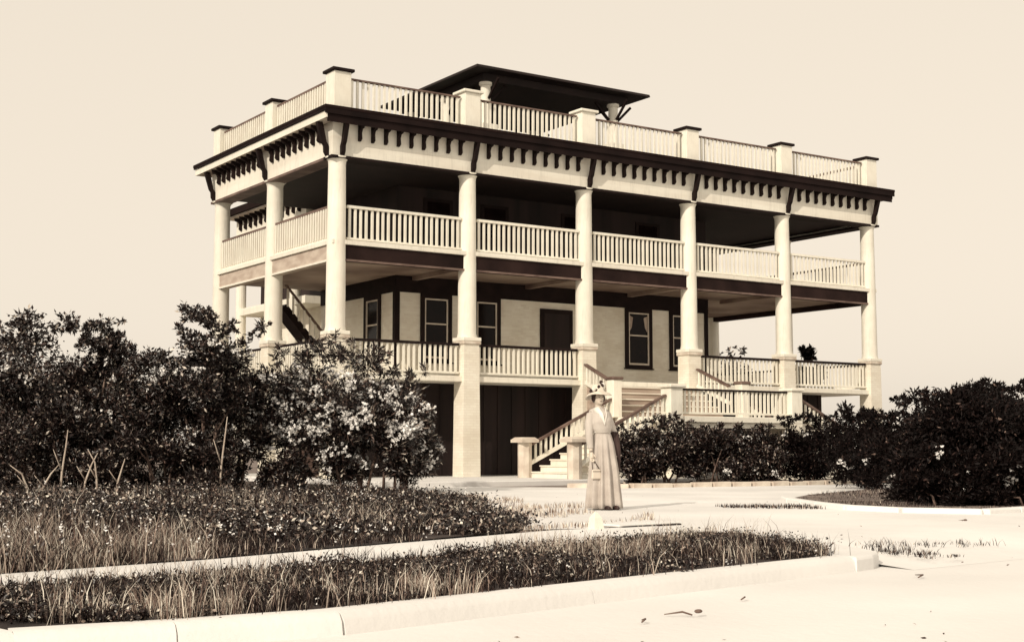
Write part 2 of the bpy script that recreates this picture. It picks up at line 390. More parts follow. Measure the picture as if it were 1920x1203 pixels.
# core walls, first floor painted brick
X0, X1, Y0 = 3.39, 15.34, 2.95
wall1 = MB().box(X0, X1, Y0, D_, FL1+.001, 5.779).build('brick_wall', 'brick_wall', house)
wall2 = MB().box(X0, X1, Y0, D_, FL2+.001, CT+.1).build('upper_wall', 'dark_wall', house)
for (a, b, c, d) in ((X0-.035, X0+.12, Y0-.035, Y0+.12), (X1-.12, X1+.035, Y0-.035, Y0+.12)):
    MB().box(a, b, c, d, FL1+.003, 5.30).build('corner_board', 'dark_trim', house)
MB().box(X0-.04, X1+.04, Y0-.04, Y0-.002, 5.30, 5.777).build('wall_band', 'dark_trim', house)
MB().box(X0-.04, X0-.002, Y0-.0, D_, 5.30, 5.777).build('wall_band', 'dark_trim', house)
MB().box(X0, X1, Y0-.03, Y0-.002, FL1+.004, FL1+.26).build('skirting_board', 'white_board', house)
def window(u0, u1, z0, z1, face, curtain=False, sashz=None):
    """face 'f': front wall (u = x), 'l': left wall (u = y)"""
    def bx(mb, a, b, za, zb, d0, d1):
        return mb.box(a, b, Y0-d1, Y0-d0, za, zb) if face == 'f' else mb.box(X0-d1, X0-d0, a, b, za, zb)
    cw = .13
    mb = MB(); bx(mb, u0, u0+cw, z0, z1, .002, .06); bx(mb, u1-cw, u1, z0, z1, .002, .06); bx(mb, u0+cw, u1-cw, z1-cw, z1, .002, .06); bx(mb, u0+cw, u1-cw, z0, z0+.1, .002, .06); bx(mb, u0-.04, u1+.04, z0-.04, z0-.001, .002, .09)
    w = mb.build('window', 'dark_trim', house)
    a, b, za, zb = u0+cw+.003, u1-cw-.003, z0+.103, z1-cw-.003
    mid = sashz or (za+zb)/2
    s = .042
    mb = MB(); bx(mb, a, a+s, za, zb, .004, .045); bx(mb, b-s, b, za, zb, .004, .045); bx(mb, a+s, b-s, zb-s, zb, .004, .045); bx(mb, a+s, b-s, za, za+s*1.4, .004, .045); bx(mb, a+s, b-s, mid-s/2, mid+s/2, .004, .045)
    mb.build('sash', 'sash', w)
    for c, d in ((za+s*1.4, mid-s/2), (mid+s/2, zb-s)):
        mb = MB(); bx(mb, a+s, b-s, c, d, .004, .010); mb.build('pane', 'glass', w)
    if curtain:
        for u, sg in ((a+s, 1), (b-s, -1)):
            poly = [(u+.01*sg, zb-s-.05), (u+.16*sg, zb-s-.12), (u+.10*sg, mid+.25), (u+.01*sg, mid+.12)]
            MB().prism(poly if sg > 0 else poly[::-1], 'y', Y0-.016, Y0-.012).build('curtain', 'curtain', w)
window(4.21, 5.27, 3.30, 5.297, 'f', sashz=4.42); window(6.02, 7.0, 3.30, 5.297, 'f', sashz=4.42)
window(11.82, 12.93, 3.36, 5.297, 'f', True, 4.42); window(13.68, 14.75, 3.36, 5.297, 'f', sashz=4.42); window(3.83, 4.85, 3.3, 5.297, 'l', sashz=4.42)
dd = MB().box(8.48, 9.71, Y0-.05, Y0-.002, FL1+.262, 5.09).build('front_door', 'dark_trim', house)
MB().box(8.62, 9.57, Y0-.058, Y0-.052, FL1+.35, 4.95).build('door_screen', 'dark_wall', dd)
MB().ellipsoid((9.47, Y0-.075, 3.75), (.03, .03, .03), 10, 6).build('door_knob', 'rail_brown', dd, True)
# upper storey openings, barely visible in the shade
for u0, u1 in ((4.3, 5.3), (6.3, 7.3), (9.3, 10.5), (12.3, 13.3)):
    w = MB().box(u0, u1, Y0-.03, Y0-.002, FL2+.9 if u1-u0 < 1.1 else FL2+.1, 8.15).build('upper_window', 'dark_trim', house)
    MB().box(u0+.12, u1-.12, Y0-.036, Y0-.031, FL2+1.0 if u1-u0 < 1.1 else FL2+.2, 8.05).build('pane', 'glass', w)
# entablature: frieze, soffit, fascia
MB().box(-.26, W_+.26, -.26, -.02, CT, 9.2).build('frieze', 'white_board', house)
MB().box(-.26, -.02, -.018, D_+.26, CT, 9.2).build('frieze', 'white_board', house)
MB().box(W_+.02, W_+.26, -.018, D_+.26, CT, 9.2).build('frieze', 'white_board', house)
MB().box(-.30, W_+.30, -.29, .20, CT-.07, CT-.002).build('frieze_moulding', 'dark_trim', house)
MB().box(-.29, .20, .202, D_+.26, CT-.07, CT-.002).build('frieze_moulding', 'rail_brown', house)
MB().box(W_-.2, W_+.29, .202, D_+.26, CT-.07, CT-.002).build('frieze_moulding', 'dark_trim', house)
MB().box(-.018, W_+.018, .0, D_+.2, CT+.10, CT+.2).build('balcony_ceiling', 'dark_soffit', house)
OH = .62
MB().box(-OH+.03, W_+OH-.03, -OH+.03, D_+.75, 9.203, 9.26).build('soffit', 'soffit', house)
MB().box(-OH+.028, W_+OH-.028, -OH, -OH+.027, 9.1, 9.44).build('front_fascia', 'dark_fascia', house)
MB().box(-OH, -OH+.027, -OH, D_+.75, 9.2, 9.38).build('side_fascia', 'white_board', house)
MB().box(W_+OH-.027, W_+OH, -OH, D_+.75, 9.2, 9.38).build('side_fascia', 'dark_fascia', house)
MB().box(-OH-.06, W_+OH+.06, -OH-.06, D_+.80, 9.442, 9.52).build('roof', 'roof_dark', house)
MB().box(-OH-.05, W_+OH+.05, -OH-.05, -OH-.002, 9.30, 9.44).build('gutter', 'dark_fascia', house)
MB().box(-OH-.05, -OH-.002, -OH+.0, D_+.78, 9.385, 9.44).build('gutter', 'dark_fascia', house)
# small scroll brackets under the soffit
def bracket_mesh(name, depth, z0, z1, w, matn):
    prof = [(0, z1), (-depth, z1), (-depth, z1-.06), (-depth*.85, z1-.11), (-depth*.5, z1-.13), (-depth*.34, z1-(z1-z0)*.5), (-depth*.42, z0+.06), (-depth*.2, z0), (0, z0)]
    me = MB().prism(prof, 'x', -w/2, w/2).mesh(name); me.materials.append(MATS[matn]); return me
bk = bracket_mesh('bracket', .28, 8.76, 9.199, .075, 'dark_trim')
for b in range(NX):
    for i in range(9):
        link('bracket', bk, parent=house, loc=(b*B + .5 + i*.385, -.262, 0))
for b in range(2):
    for i in range(9):
        link('bracket', bk, parent=house, loc=(-.262, b*BL + .45 + i*.38, 0), rot=(0, 0, -math.pi/2))
strut = MB().prism([(0, CT+.0), (-.06, CT+.0), (-.12, CT+.10), (-.13, CT+.26), (-.19, CT+.34), (-.32, 9.08), (-.35, 9.199), (-.19, 9.199), (-.16, 9.08), (-.07, CT+.36), (0, CT+.24)], 'x', -.055, .055).mesh('eave_strut')
strut.materials.append(MATS['dark_trim'])
for k in range(6): link('eave_strut', strut, parent=house, loc=(k*B, -.262, 0))
for y in (0, BL, D_): link('eave_strut', strut, parent=house, loc=(-.262, y, 0), rot=(0, 0, -math.pi/2))
for y in (0, D_): link('eave_strut', strut, parent=house, loc=(W_+.262, y, 0), rot=(0, 0, math.pi/2))
# balustrades
def rail_bay(parent, a, b, z0, z1, top_m, n, single=True, gap=.26, bw=.066, far=None, th=.07, bh=.055, dep=.044):
    a = Vector((*a, 0)); b = Vector((*b, 0)); d = (b-a).normalized(); a = a + d*gap; b = b - d*gap; L = (b-a).length
    top = MB().bar(a + Vector((0, 0, z1-th/2)), b + Vector((0, 0, z1-th/2)), .11, th).build('handrail', top_m, parent)
    MB().bar(a + Vector((0, 0, z0+bh/2)), b + Vector((0, 0, z0+bh/2)), .08, bh).build('bottom_rail', 'white_paint', top)
    key = (round(z0, 3), round(z1, 3), bw, dep)
    if key not in BAL:
        BAL[key] = MB().box(-bw/2, bw/2, -dep/2, dep/2, z0+bh+.001, z1-th-.001).mesh('baluster'); BAL[key].materials.append(MATS['white_paint'])
    rz = math.atan2(d.y, d.x)
    for i in range(n):
        p = a + d*L*(i+.5)/n
        if single: link('baluster', BAL[key], parent=top, loc=(p.x + d.x*random.uniform(-.008, .008), p.y + d.y*random.uniform(-.008, .008), 0), rot=(0, 0, rz + random.uniform(-.07, .07)))
        else:
            c, s_ = math.cos(rz), math.sin(rz); mb = far
            k = len(mb.v); mb.v += [(p.x+c*v.co.x-s_*v.co.y, p.y+s_*v.co.x+c*v.co.y, v.co.z) for v in BAL[key].vertices]
            mb.f += [tuple(j+k for j in q.vertices) for q in BAL[key].polygons]
    return top
BAL = {}
far = MB()
for k in range(NX):
    rail_bay(house, (k*B, -.06), ((k+1)*B, -.06), FL2+.03, RL2, 'white_paint', 21)
    rail_bay(house, (k*B, -.06), ((k+1)*B, -.06), 9.62, 10.46, 'rail_brown', 21, gap=.3, th=.045)
    if k != 2: rail_bay(house, (k*B, -.03), ((k+1)*B, -.03), FL1+.07, 3.62, 'dark_trim', 21, gap=.3, bw=.06)
for k in range(2):
    for z0, z1, tm in ((FL2+.03, RL2, 'rail_brown'), (9.62, 10.46, 'rail_brown'), (FL1+.07, 3.62, 'dark_trim')):
        rail_bay(house, (-.06 if z0 > 4 else 0, k*BL), (-.06 if z0 > 4 else 0, (k+1)*BL), z0, z1, tm, 22, False, gap=.3, far=far, dep=.13)
        rail_bay(house, (W_, k*BL), (W_, (k+1)*BL), z0, z1, tm, 20, False, gap=.3, far=far)
for k in range(NX): rail_bay(house, (k*B, D_), ((k+1)*B, D_), 9.62, 10.46, 'rail_brown', 21, False, gap=.3, far=far)
rail_bay(house, (W_-4.4, D_), (W_, D_), FL2+.03, RL2, 'white_paint', 22, False, far=far)
tag(far.build('side_balusters', 'white_paint', house), None, None, kind='stuff')
post = MB().bevbox(-.25, .25, -.25, .25, 9.521, PT-.06, .01).mesh('parapet_post'); pcap = MB().bevbox(-.32, .32, -.32, .32, PT-.06, PT+.02, .015).mesh('post_cap')
post.materials.append(MATS['white_paint']); pcap.materials.append(MATS['dark_trim'])
wcap = pcap.copy(); wcap.materials.clear(); wcap.materials.append(MATS['white_paint'])
for i, (x, y) in enumerate(spots + [(k*B, D_) for k in range(1, 5)]):
    p = link('parapet_post', post, parent=house, loc=(x, y-.03, 0)); link('post_cap', wcap if i in (1, 2) else pcap, parent=p)
MB().box(-.1, W_+.1, -.11, .0, 9.521, 9.615).build('parapet_kerb', 'white_board', house)
MB().box(-.11, -.005, .002, D_, 9.521, 9.615).build('parapet_kerb', 'white_board', house)
MB().box(.0, W_, .2, D_, 9.521, 9.54).build('roof_deck', 'roof_dark', house)

# ------------------------------------------------------------------ rear wing
wing = thing('rear_wing', 'rear wing with bracketed white frieze seen through the left porch', 'house wing', (3.6, 8.9, 0))
def wb(name, m, *a): return MB().box(*[a[0]-3.6, a[1]-3.6, a[2]-8.9, a[3]-8.9, a[4], a[5]]).build(name, m, wing)
wb('wall', 'brick_wall', 4.2, 13, 9.0, 14.6, 0, 5.6); wb('upper_wall', 'dark_wall', 4.2, 13, 9.0, 14.6, 5.602, 8.2)
wb('frieze', 'white_board', 3.3, 3.5, 8.9, 14.8, 8.1, 9.0); wb('soffit', 'soffit', 2.9, 13.2, 8.9, 14.9, 9.002, 9.06); wb('roof', 'roof_dark', 2.8, 13.3, 8.85, 15.0, 9.062, 9.3)
wb('moulding', 'rail_brown', 3.26, 3.54, 8.9, 14.8, 8.04, 8.098); wb('floor', 'white_board', 3.3, 4.198, 8.9, 14.6, 5.5, 5.75); wb('floor', 'white_board', 3.3, 4.198, 8.9, 14.6, 2.5, 2.72)
for i in range(12): link('bracket', bk, parent=wing, loc=(3.298-3.6, .45+i*.45, -.2), rot=(0, 0, -math.pi/2))
wcol = MB().lathe(0, 0, [(.2, 0), (.2, 2.6), (.17, 8.03)], 16).mesh('column'); wcol.materials.append(MATS['white_paint'])
for i in range(2): link('column', wcol, parent=wing, loc=(-.2, 1+i*4.6, 0))
# back stair rising at the end of the left porch
bs = thing('back_stair', 'dark back stair with white balusters at the end of the left porch', 'staircase', (2.6, 7.3, FL1))
MB().bar((-.9, 0, 2.4), (.8, 0, .5), .7, .22).build('stringer', 'dark_trim', bs)
MB().bar((-.9, -.36, 3.1), (.8, -.36, 1.2), .05, .07).build('handrail', 'rail_brown', bs)
for i in range(9):
    x = -.8+i*.19; MB().box(x-.03, x+.03, -.385, -.335, 2.4-(x+.9)*1.118+.1, 3.06-(x+.9)*1.118).build('baluster', 'white_paint', bs)
for i in range(6):
    x = -.2+i*.2; MB().box(x-.035, x+.035, -.30, -.25, .05, 2.2-(x+.9)*1.118).build('post', 'white_paint', bs)

# ------------------------------------------------------------------ roof pavilion
pv = thing('roof_pavilion', 'open belvedere with dark flat hipped roof standing on the house roof', 'belvedere', (8.9, 5.1, 9.54))
def PX(mb, name, m, sm=False): return mb.build(name, m, pv, sm)
x0, x1, y0, y1 = 5.56-8.9, 12.2-8.9, 2.0-5.1, 8.15-5.1; zr = 12.1-9.54
rf = MB()
rf.add([(x0, y0, zr), (x1, y0, zr), (x1, y1, zr), (x0, y1, zr), (x0+.02, y0+.02, zr+.08), (x1-.02, y0+.02, zr+.08), (x1-.02, y1-.02, zr+.08), (x0+.02, y1-.02, zr+.08), (-.6, 0, zr+.48), (.6, 0, zr+.48)],
       [(0, 3, 2, 1), (0, 1, 5, 4), (1, 2, 6, 5), (2, 3, 7, 6), (3, 0, 4, 7), (4, 5, 9, 8), (5, 6, 9), (6, 7, 8, 9), (7, 4, 8)])
PX(rf, 'roof', 'dark_soffit')
MB().box(x0+.55, x1-.55, y0+.5, y1-.5, zr-.22, zr-.002).build('beam', 'dark_soffit', pv)
for cx, cy in ((x0+.78, y0+.75), (x1-.95, y0+.75), (x0+.78, y1-.75), (x1-.95, y1-.75), (x0+.78, 0)):
    c = auto_smooth(PX(MB().lathe(cx, cy, [(.2, 0), (.2, .9), (.17, 1.0), (.15, zr-.35), (.2, zr-.3), (.2, zr-.222)], 18), 'column', 'white_paint'))
    MB().bevbox(cx-.28, cx+.28, cy-.28, cy+.28, 0, 1.02, .01).build('pedestal', 'white_paint', c)
    for sx, sy in ((-1, 0), (1, 0), (0, -1), (0, 1)):
        if abs(cx+sx*.9) < abs(x0) and abs(cy+sy*.9) < abs(y0)+.3:
            MB().bar((cx+sx*.18, cy+sy*.18, zr-.75), (cx+sx*.72, cy+sy*.72, zr-.23), .06, .07).build('bracket', 'dark_trim', pv)

# ------------------------------------------------------------------ double entrance stair
st = thing('entrance_stair', 'white double entrance stair with landing and balustrades before the porch', 'staircase', (10, -2, 0))
OX, OY = 10, -2
def sb(mb, name, m, parent=st):
    mb.v = [(x-OX, y-OY, z) for x, y, z in mb.v]
    return mb.build(name, m, parent)
LZ = 1.62; YF, YB = -4.0, -1.75; XL, XR = 7.95, 12.3
nU = 6
for i in range(nU):       # upper flight
    z1 = FL1 - (i+1)*(FL1-LZ)/(nU+0) + .0; ya = -.2 - i*.258
    if i < nU-0:
        zt = FL1 - (i+.0)*(FL1-LZ)/nU
        s_ = sb(MB().box(7.9, 12.0, ya-.245, ya, LZ-.1, zt-.205+.0), 'step', 'step_riser')
        sb(MB().bevbox(7.88, 12.02, ya-.285, ya+.0, zt-.203, zt-.165, .006), 'tread', 'step_tread', s_)
sb(MB().bevbox(XL-.2, XR+.2, YF-.16, YB, LZ-.16, LZ, .012), 'landing', 'white_board')
sb(MB().box(XL-.1, XR+.1, YF-.05, YF+.1, LZ-.30, LZ-.162), 'landing_beam', 'white_board')
nL = 9
for sgn, xs in ((-1, XL-.2), (1, XR+.2)):
    for i in range(nL):
        zt = LZ - (i+1)*(LZ)/(nL+1); xa = xs + sgn*i*.325; xb = xa + sgn*.325
        a, b = min(xa, xb), max(xa, xb)
        s_ = sb(MB().box(a, b, YF, YB-.12, -.11, zt-.042), 'step', 'white_board')
        sb(MB().bevbox(a-.03, b+.03, YF-.02, YB-.10, zt-.04, zt, .006), 'tread', 'step_tread', s_)
def newel(x, y, z0, z1, w, capw, matn='white_paint', capm='white_paint'):
    p = sb(MB().bevbox(x-w/2, x+w/2, y-w/2, y+w/2, z0, z1, .012), 'newel_post', matn)
    sb(MB().bevbox(x-capw/2, x+capw/2, y-capw/2, y+capw/2, z1+.001, z1+.085, .02), 'post_cap', capm, p)
newel(XL-.05, YF, LZ-.16, 2.36, .42, .56); newel(XR, YF, LZ-.16, 2.36, .42, .52)
newel(XL-.22, YB, LZ-.0, 2.66, .30, .38, capm='rail_brown'); newel(XR+.22, YB, LZ, 2.66, .30, .38, capm='rail_brown')
for x in (XL-.05, XR): sb(MB().frustum(x, YF, -.15, LZ-.161, .225, .20), 'pier', 'brick_pier')
xe = XL-.2-nL*.325-.12
for x in (xe, 2*10.125-xe):
    for y in (YB-.03, YF):
        p = sb(MB().lathe(x, y, [(.19, -.05), (.19, .92)], 8), 'newel_post', 'stone_cap')
        sb(MB().frustum(x, y, .922, 1.0, .27, .27).frustum(x, y, 1.001, 1.06, .26, .19), 'post_cap', 'stone_cap', p)
def slope_rail(a, b, h, n, wide=.06, gap0=.0):
    a = Vector(a); b = Vector(b)
    t_ = sb(MB().bar(a+Vector((0, 0, h)), b+Vector((0, 0, h)), .12, .06), 'handrail', 'rail_brown')
    sb(MB().bar(a+Vector((0, 0, .24)), b+Vector((0, 0, .24)), .08, .10), 'bottom_rail', 'white_paint', t_)
    d = b-a
    for i in range(n):
        p = a + d*((i+.5)/n); w = wide/2
        if abs(d.x) > abs(d.y): mb = MB().box(p.x-w, p.x+w, p.y-.022, p.y+.022, p.z+.29, p.z+h-.031)
        else: mb = MB().box(p.x-.022, p.x+.022, p.y-w, p.y+w, p.z+.29, p.z+h-.031)
        sb(mb, 'baluster', 'white_paint', t_)
def flat_rail(a, b, z0, z1, n, matn='dark_trim', bw=.062):
    t_ = rail_bay(st, (a[0]-OX, a[1]-OY), (b[0]-OX, b[1]-OY), z0, z1, matn, n, gap=.22, bw=bw, th=.05)
flat_rail((XL-.05, YF), (XR, YF), LZ+.06, 2.36, 26)
for sgn, xs in ((-1, XL-.28), (1, XR+.28)):
    for y in (YF, YB-.03): slope_rail((xs, y, LZ-.18), (xs+sgn*(nL*.325-.05), y, .1), .72, 17, .06)
slope_rail((7.82, -.3, FL1-.3), (7.75, YB+.1, LZ+.24), .74, 8); slope_rail((12.05, -.3, FL1-.3), (12.1, YB+.1, LZ+.24), .74, 8)
# ------------------------------------------------------------------ PLANTS
def leaves_mesh(name, c, d, L, Wd, matn, fold=.35):
    """c centres (n,3), d directions (n,3), L lengths, Wd widths; 2-triangle folded leaves"""
    n = len(c); d = d/np.linalg.norm(d, axis=1, keepdims=True)
    r = rng.normal(size=(n, 3)); s = np.cross(d, r); s /= np.linalg.norm(s, axis=1, keepdims=True); u = np.cross(s, d)
    L = np.asarray(L).reshape(-1, 1)*np.ones((n, 1)); Wd = np.asarray(Wd).reshape(-1, 1)*np.ones((n, 1))
    v = np.empty((n, 4, 3)); v[:, 0] = c; v[:, 2] = c + d*L
    mid = c + d*L*.45; v[:, 1] = mid + s*Wd*.5 + u*Wd*fold*.5; v[:, 3] = mid - s*Wd*.5 + u*Wd*fold*.5
    idx = np.arange(n)[:, None]*4
    tri = np.concatenate([idx + np.array([[0, 1, 2]]), idx + np.array([[0, 2, 3]])], axis=1).reshape(-1)
    return raw_mesh(name, v.reshape(-1, 3), tri, 3, matn)
def raw_mesh(name, v, loops, k, matn):
    me = bpy.data.meshes.new(name); nf = len(loops)//k
    me.vertices.add(len(v)); me.vertices.foreach_set('co', np.ascontiguousarray(v, dtype=np.float32).ravel())
    me.loops.add(len(loops)); me.loops.foreach_set('vertex_index', np.ascontiguousarray(loops, dtype=np.int32))
    me.polygons.add(nf); me.polygons.foreach_set('loop_start', np.arange(0, nf*k, k, dtype=np.int32)); me.polygons.foreach_set('loop_total', np.full(nf, k, dtype=np.int32))
    me.update(calc_edges=True); me.validate()
    if matn: me.materials.append(MATS[matn])
    return me
DENS = 2.1
def shrub(name, label, cat, pos, h, rx, ry, nl, leaf=(.09, .035), matn='leaf_dark', blossoms=0, base=.12, stems=6, lobes=12, group=None, stem_m='bark', lob=(.26, .42), up=.3, bsize=.05, sprigs=10, lean=0):
    t = thing(name, label, cat, (pos[0], pos[1], G), 0, group)
    nl = int(nl*DENS); lobes = int(lobes*1.5)
    zc, rz = h*(base+(1-base)*.5), h*(1-base)*.5
    lc = []
    while len(lc) < lobes:
        p = rng.uniform(-1, 1, 3)
        if np.linalg.norm(p) < 1: lc.append(p*np.array([rx, ry, rz])*.80 + np.array([lean*(p[2]+1), 0, zc]))
    lc = np.array(lc)
    for i in range(sprigs):      # thin sprigs breaking the outline
        a = rng.uniform(0, 2*math.pi); q = rng.uniform(.2, 1)
        lc = np.vstack([lc, [math.cos(a)*rx*.8*q, math.sin(a)*ry*.8*q, zc + rz*(.72 + .34*rng.uniform(0, 1))]])
    rad = np.concatenate([rng.uniform(*lob, lobes)*min(rx, rz), rng.uniform(.07, .16, sprigs)*min(rx, rz)])
    w = rad**2.1; cnt = np.maximum(8, (nl*w/w.sum()).astype(int))
    C_, D_l = [], []
    for c, r, n in zip(lc, rad, cnt):
        # twigs inside the lobe
        nt = max(3, n//14); dirs = rng.normal(size=(nt, 3)); dirs /= np.linalg.norm(dirs, axis=1, keepdims=True)
        dirs[:, 2] = dirs[:, 2]*.8 + up*.5
        k = rng.integers(0, nt, n); tt = rng.uniform(.25, 1.1, n)[:, None]
        p = c + dirs[k]*r*tt + rng.normal(size=(n, 3))*r*.10
        C_.append(p); dl = dirs[k]*.7 + rng.normal(size=(n, 3))*.55; dl[:, 2] += up*.3; D_l.append(dl)
    C_ = np.vstack(C_); D_l = np.vstack(D_l); ok = C_[:, 2] > .03; C_, D_l = C_[ok], D_l[ok]
    n = len(C_)
    link('foliage', leaves_mesh('foliage', C_, D_l, rng.uniform(.4, 1.5, n)*leaf[0], rng.uniform(.5, 1.35, n)*leaf[1], matn), parent=t)
    for i in range(stems):
        c = Vector(lc[i % len(lc)]); b = Vector((rng.uniform(-.25, .25)*min(rx, 1), rng.uniform(-.2, .2), -.05))
        m_ = b.lerp(c, .5) + Vector((rng.uniform(-.15, .15), rng.uniform(-.15, .15), .15*h))*.6
        r0 = .018 + .012*h/2
        MB().tube([b, b.lerp(m_, .5)+Vector((rng.uniform(-.05, .05), 0, 0)), m_, m_.lerp(c, .6), c], [r0, r0*.85, r0*.65, r0*.45, r0*.2], 7).build('stem', stem_m, t, True)
    if blossoms:
        k = rng.integers(0, lobes, blossoms); dirs = rng.normal(size=(blossoms, 3)); dirs[:, 2] = np.abs(dirs[:, 2])*.8; dirs[:, 1] -= .5; dirs[:, 0] -= .3
        dirs /= np.linalg.norm(dirs, axis=1, keepdims=True)
        cc = lc[k] + dirs*rad[k][:, None]*rng.uniform(.85, 1.12, blossoms)[:, None]
        P, Dd = [], []
        for c, d in zip(cc, dirs):
            if c[2] < .25: continue
            for q in range(rng.integers(4, 13)):
                o = c + rng.normal(size=3)*bsize*1.0
                for j in range(5): P.append(o); Dd.append(rng.normal(size=3)*.9 + d*.8 + np.array([-.3, -.2, .3]))
        if not P: return t
        P = np.array(P); Dd = np.array(Dd)
        tag(link('blossoms', leaves_mesh('blossoms', P, Dd, rng.uniform(.8, 1.2, len(P))*bsize, bsize*.85, 'blossom', .2), parent=t), None, None, kind='stuff')
    return t
g_left = 'tall shrubs massed left of the house'
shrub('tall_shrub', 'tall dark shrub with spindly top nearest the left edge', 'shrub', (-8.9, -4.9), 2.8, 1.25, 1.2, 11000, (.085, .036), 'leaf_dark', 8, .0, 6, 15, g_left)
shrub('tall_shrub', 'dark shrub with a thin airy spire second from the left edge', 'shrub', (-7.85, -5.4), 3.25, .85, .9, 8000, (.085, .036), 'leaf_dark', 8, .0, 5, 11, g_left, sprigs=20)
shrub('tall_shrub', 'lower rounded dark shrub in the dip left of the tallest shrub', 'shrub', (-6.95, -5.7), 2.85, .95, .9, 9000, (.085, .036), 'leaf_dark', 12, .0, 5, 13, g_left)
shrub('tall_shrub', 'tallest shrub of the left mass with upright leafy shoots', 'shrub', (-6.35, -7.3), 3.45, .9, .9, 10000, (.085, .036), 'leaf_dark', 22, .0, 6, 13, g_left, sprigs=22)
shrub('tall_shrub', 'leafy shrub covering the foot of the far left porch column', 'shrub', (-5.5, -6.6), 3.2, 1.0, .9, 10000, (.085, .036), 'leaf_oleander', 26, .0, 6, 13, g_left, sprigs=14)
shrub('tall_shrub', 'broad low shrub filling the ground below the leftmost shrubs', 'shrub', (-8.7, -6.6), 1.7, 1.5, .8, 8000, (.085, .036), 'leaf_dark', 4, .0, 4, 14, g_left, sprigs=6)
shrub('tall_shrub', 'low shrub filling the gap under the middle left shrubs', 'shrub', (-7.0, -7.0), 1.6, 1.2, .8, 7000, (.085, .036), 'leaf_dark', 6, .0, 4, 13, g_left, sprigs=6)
for (x, y, h, r, lab) in ((-10.0, -7.3, 1.0, .9, 'low straggling shrub at the far left edge below the shrubs'), (-8.3, -7.3, .95, .9, 'low straggling shrub behind the pale sapling stems'), (-6.4, -8.1, .95, .8, 'low straggling shrub at the foot of the tallest left shrub'), (-4.9, -7.8, .8, .6, 'low straggling shrub left of the flowering bushes')):
    shrub('low_shrub', lab, 'shrub', (x, y), h, r, .5, 4200, (.08, .034), 'leaf_dark', 0, -.3, 2, 12, 'low shrubs under the left shrubs', sprigs=8)
shrub('distant_tree', 'hazy distant tree at the far left edge behind the shrubs', 'tree', (-5.2, 8.8), 4.45, 2.8, 2.0, 12000, (.14, .06), 'leaf_dark', 0, .0, 5, 16, 'distant trees', sprigs=14)
shrub('distant_tree', 'low distant tree between the left shrubs and the house', 'tree', (-2.2, 11.5), 3.7, 2.6, 2.0, 10000, (.14, .06), 'leaf_dark', 0, .0, 5, 16, 'distant trees', sprigs=10)
g_ol = 'white flowering bushes at the house corner'
shrub('flowering_bush', 'white flowering bush before the left porch columns', 'flowering bush', (-4.35, -7.0), 2.85, 1.0, 1.0, 9500, (.11, .03), 'leaf_oleander', 120, .18, 6, 14, g_ol, bsize=.058)
shrub('flowering_bush', 'tallest white flowering bush covering the corner column foot', 'flowering bush', (-3.3, -7.5), 2.98, 1.2, 1.05, 12000, (.11, .03), 'leaf_oleander', 160, -.02, 6, 17, g_ol, bsize=.058)
shrub('flowering_bush', 'lower white flowering bush leaning against the first front pier', 'flowering bush', (-2.5, -7.9), 2.35, .92, .95, 10500, (.11, .03), 'leaf_oleander', 130, -.05, 6, 15, g_ol, bsize=.058)
g_h = 'hedge bushes before the entrance stair'
for (x, y, h, r, lab) in ((5.35, -5.7, 1.35, .85, 'low hedge bush right beside the woman, before the lower steps'), (6.35, -5.75, 1.6, .9, 'low hedge bush under the left landing post'),
                          (7.35, -6.2, 1.38, .95, 'low hedge bush under the middle of the landing'), (8.5, -6.55, 1.36, .85, 'low hedge bush left of the right landing post')):
    shrub('hedge_bush', lab, 'hedge', (x, y), h, r, r*.9, 8000, (.085, .04), 'leaf_dark', 8, -.1, 5, 11, g_h, sprigs=14)
for (x, y, h, r, lab) in ((9.75, -7.1, 1.65, .85, 'dark hedge bush just right of the right landing post'), (9.7, -9.2, 1.8, 1.1, 'dark hedge bush under the far right porch bay'), (7.6, -11.2, 1.6, 1.2, 'dark hedge bush between the porch end and the big bush')):
    shrub('hedge_bush', lab, 'hedge', (x, y), h, r, r, 7500, (.085, .04), 'leaf_right', 9, -.1, 5, 11, g_h, sprigs=14)
g_b = 'big dark bushes on the drive island'
shrub('island_bush', 'big dark bush at the left end of the drive island', 'bush', (2.05, -17.35), 1.68, 1.0, .95, 15000, (.075, .034), 'leaf_right', 6, -.2, 4, 20, g_b, sprigs=7)
shrub('island_bush', 'tallest dark bush in the middle of the drive island', 'bush', (1.85, -18.25), 1.74, 1.1, .85, 16000, (.075, .034), 'leaf_right', 2, -.25, 4, 20, g_b, sprigs=7)
shrub('island_bush', 'dark bush cut off by the right edge', 'bush', (2.75, -18.7), 1.72, 1.2, 1.0, 15000, (.075, .034), 'leaf_right', 2, -.25, 4, 20, g_b, sprigs=5)
shrub('island_bush', 'dark bush closing the gap behind the left island bush', 'bush', (4.4, -15.85), 1.85, 1.0, .9, 12000, (.075, .034), 'leaf_right', 4, -.12, 4, 16, g_b)
shrub('island_bush', 'dark bush behind the drive island bushes at right', 'bush', (4.0, -16.6), 1.9, 1.5, 1.0, 15000, (.075, .034), 'leaf_right', 4, -.12, 5, 16, g_b)
shrub('island_bush', 'low dark bush at the front foot of the island bushes', 'bush', (1.05, -18.35), .95, 1.0, .6, 7000, (.07, .032), 'leaf_right', 3, -.15, 3, 14, g_b, sprigs=5)
shrub('island_bush', 'low dark bush at the right front foot of the island', 'bush', (2.1, -19.0), 1.0, 1.1, .5, 7000, (.07, .032), 'leaf_right', 3, -.15, 3, 14, g_b, sprigs=5)
shrub('garden_tree', 'small dark tree top showing above the far right porch rail', 'tree', (22.3, 5.2), 4.75, .62, .7, 2600, (.16, .09), 'leaf_right', 0, .45, 4, 7, 'trees behind the porch', sprigs=4)
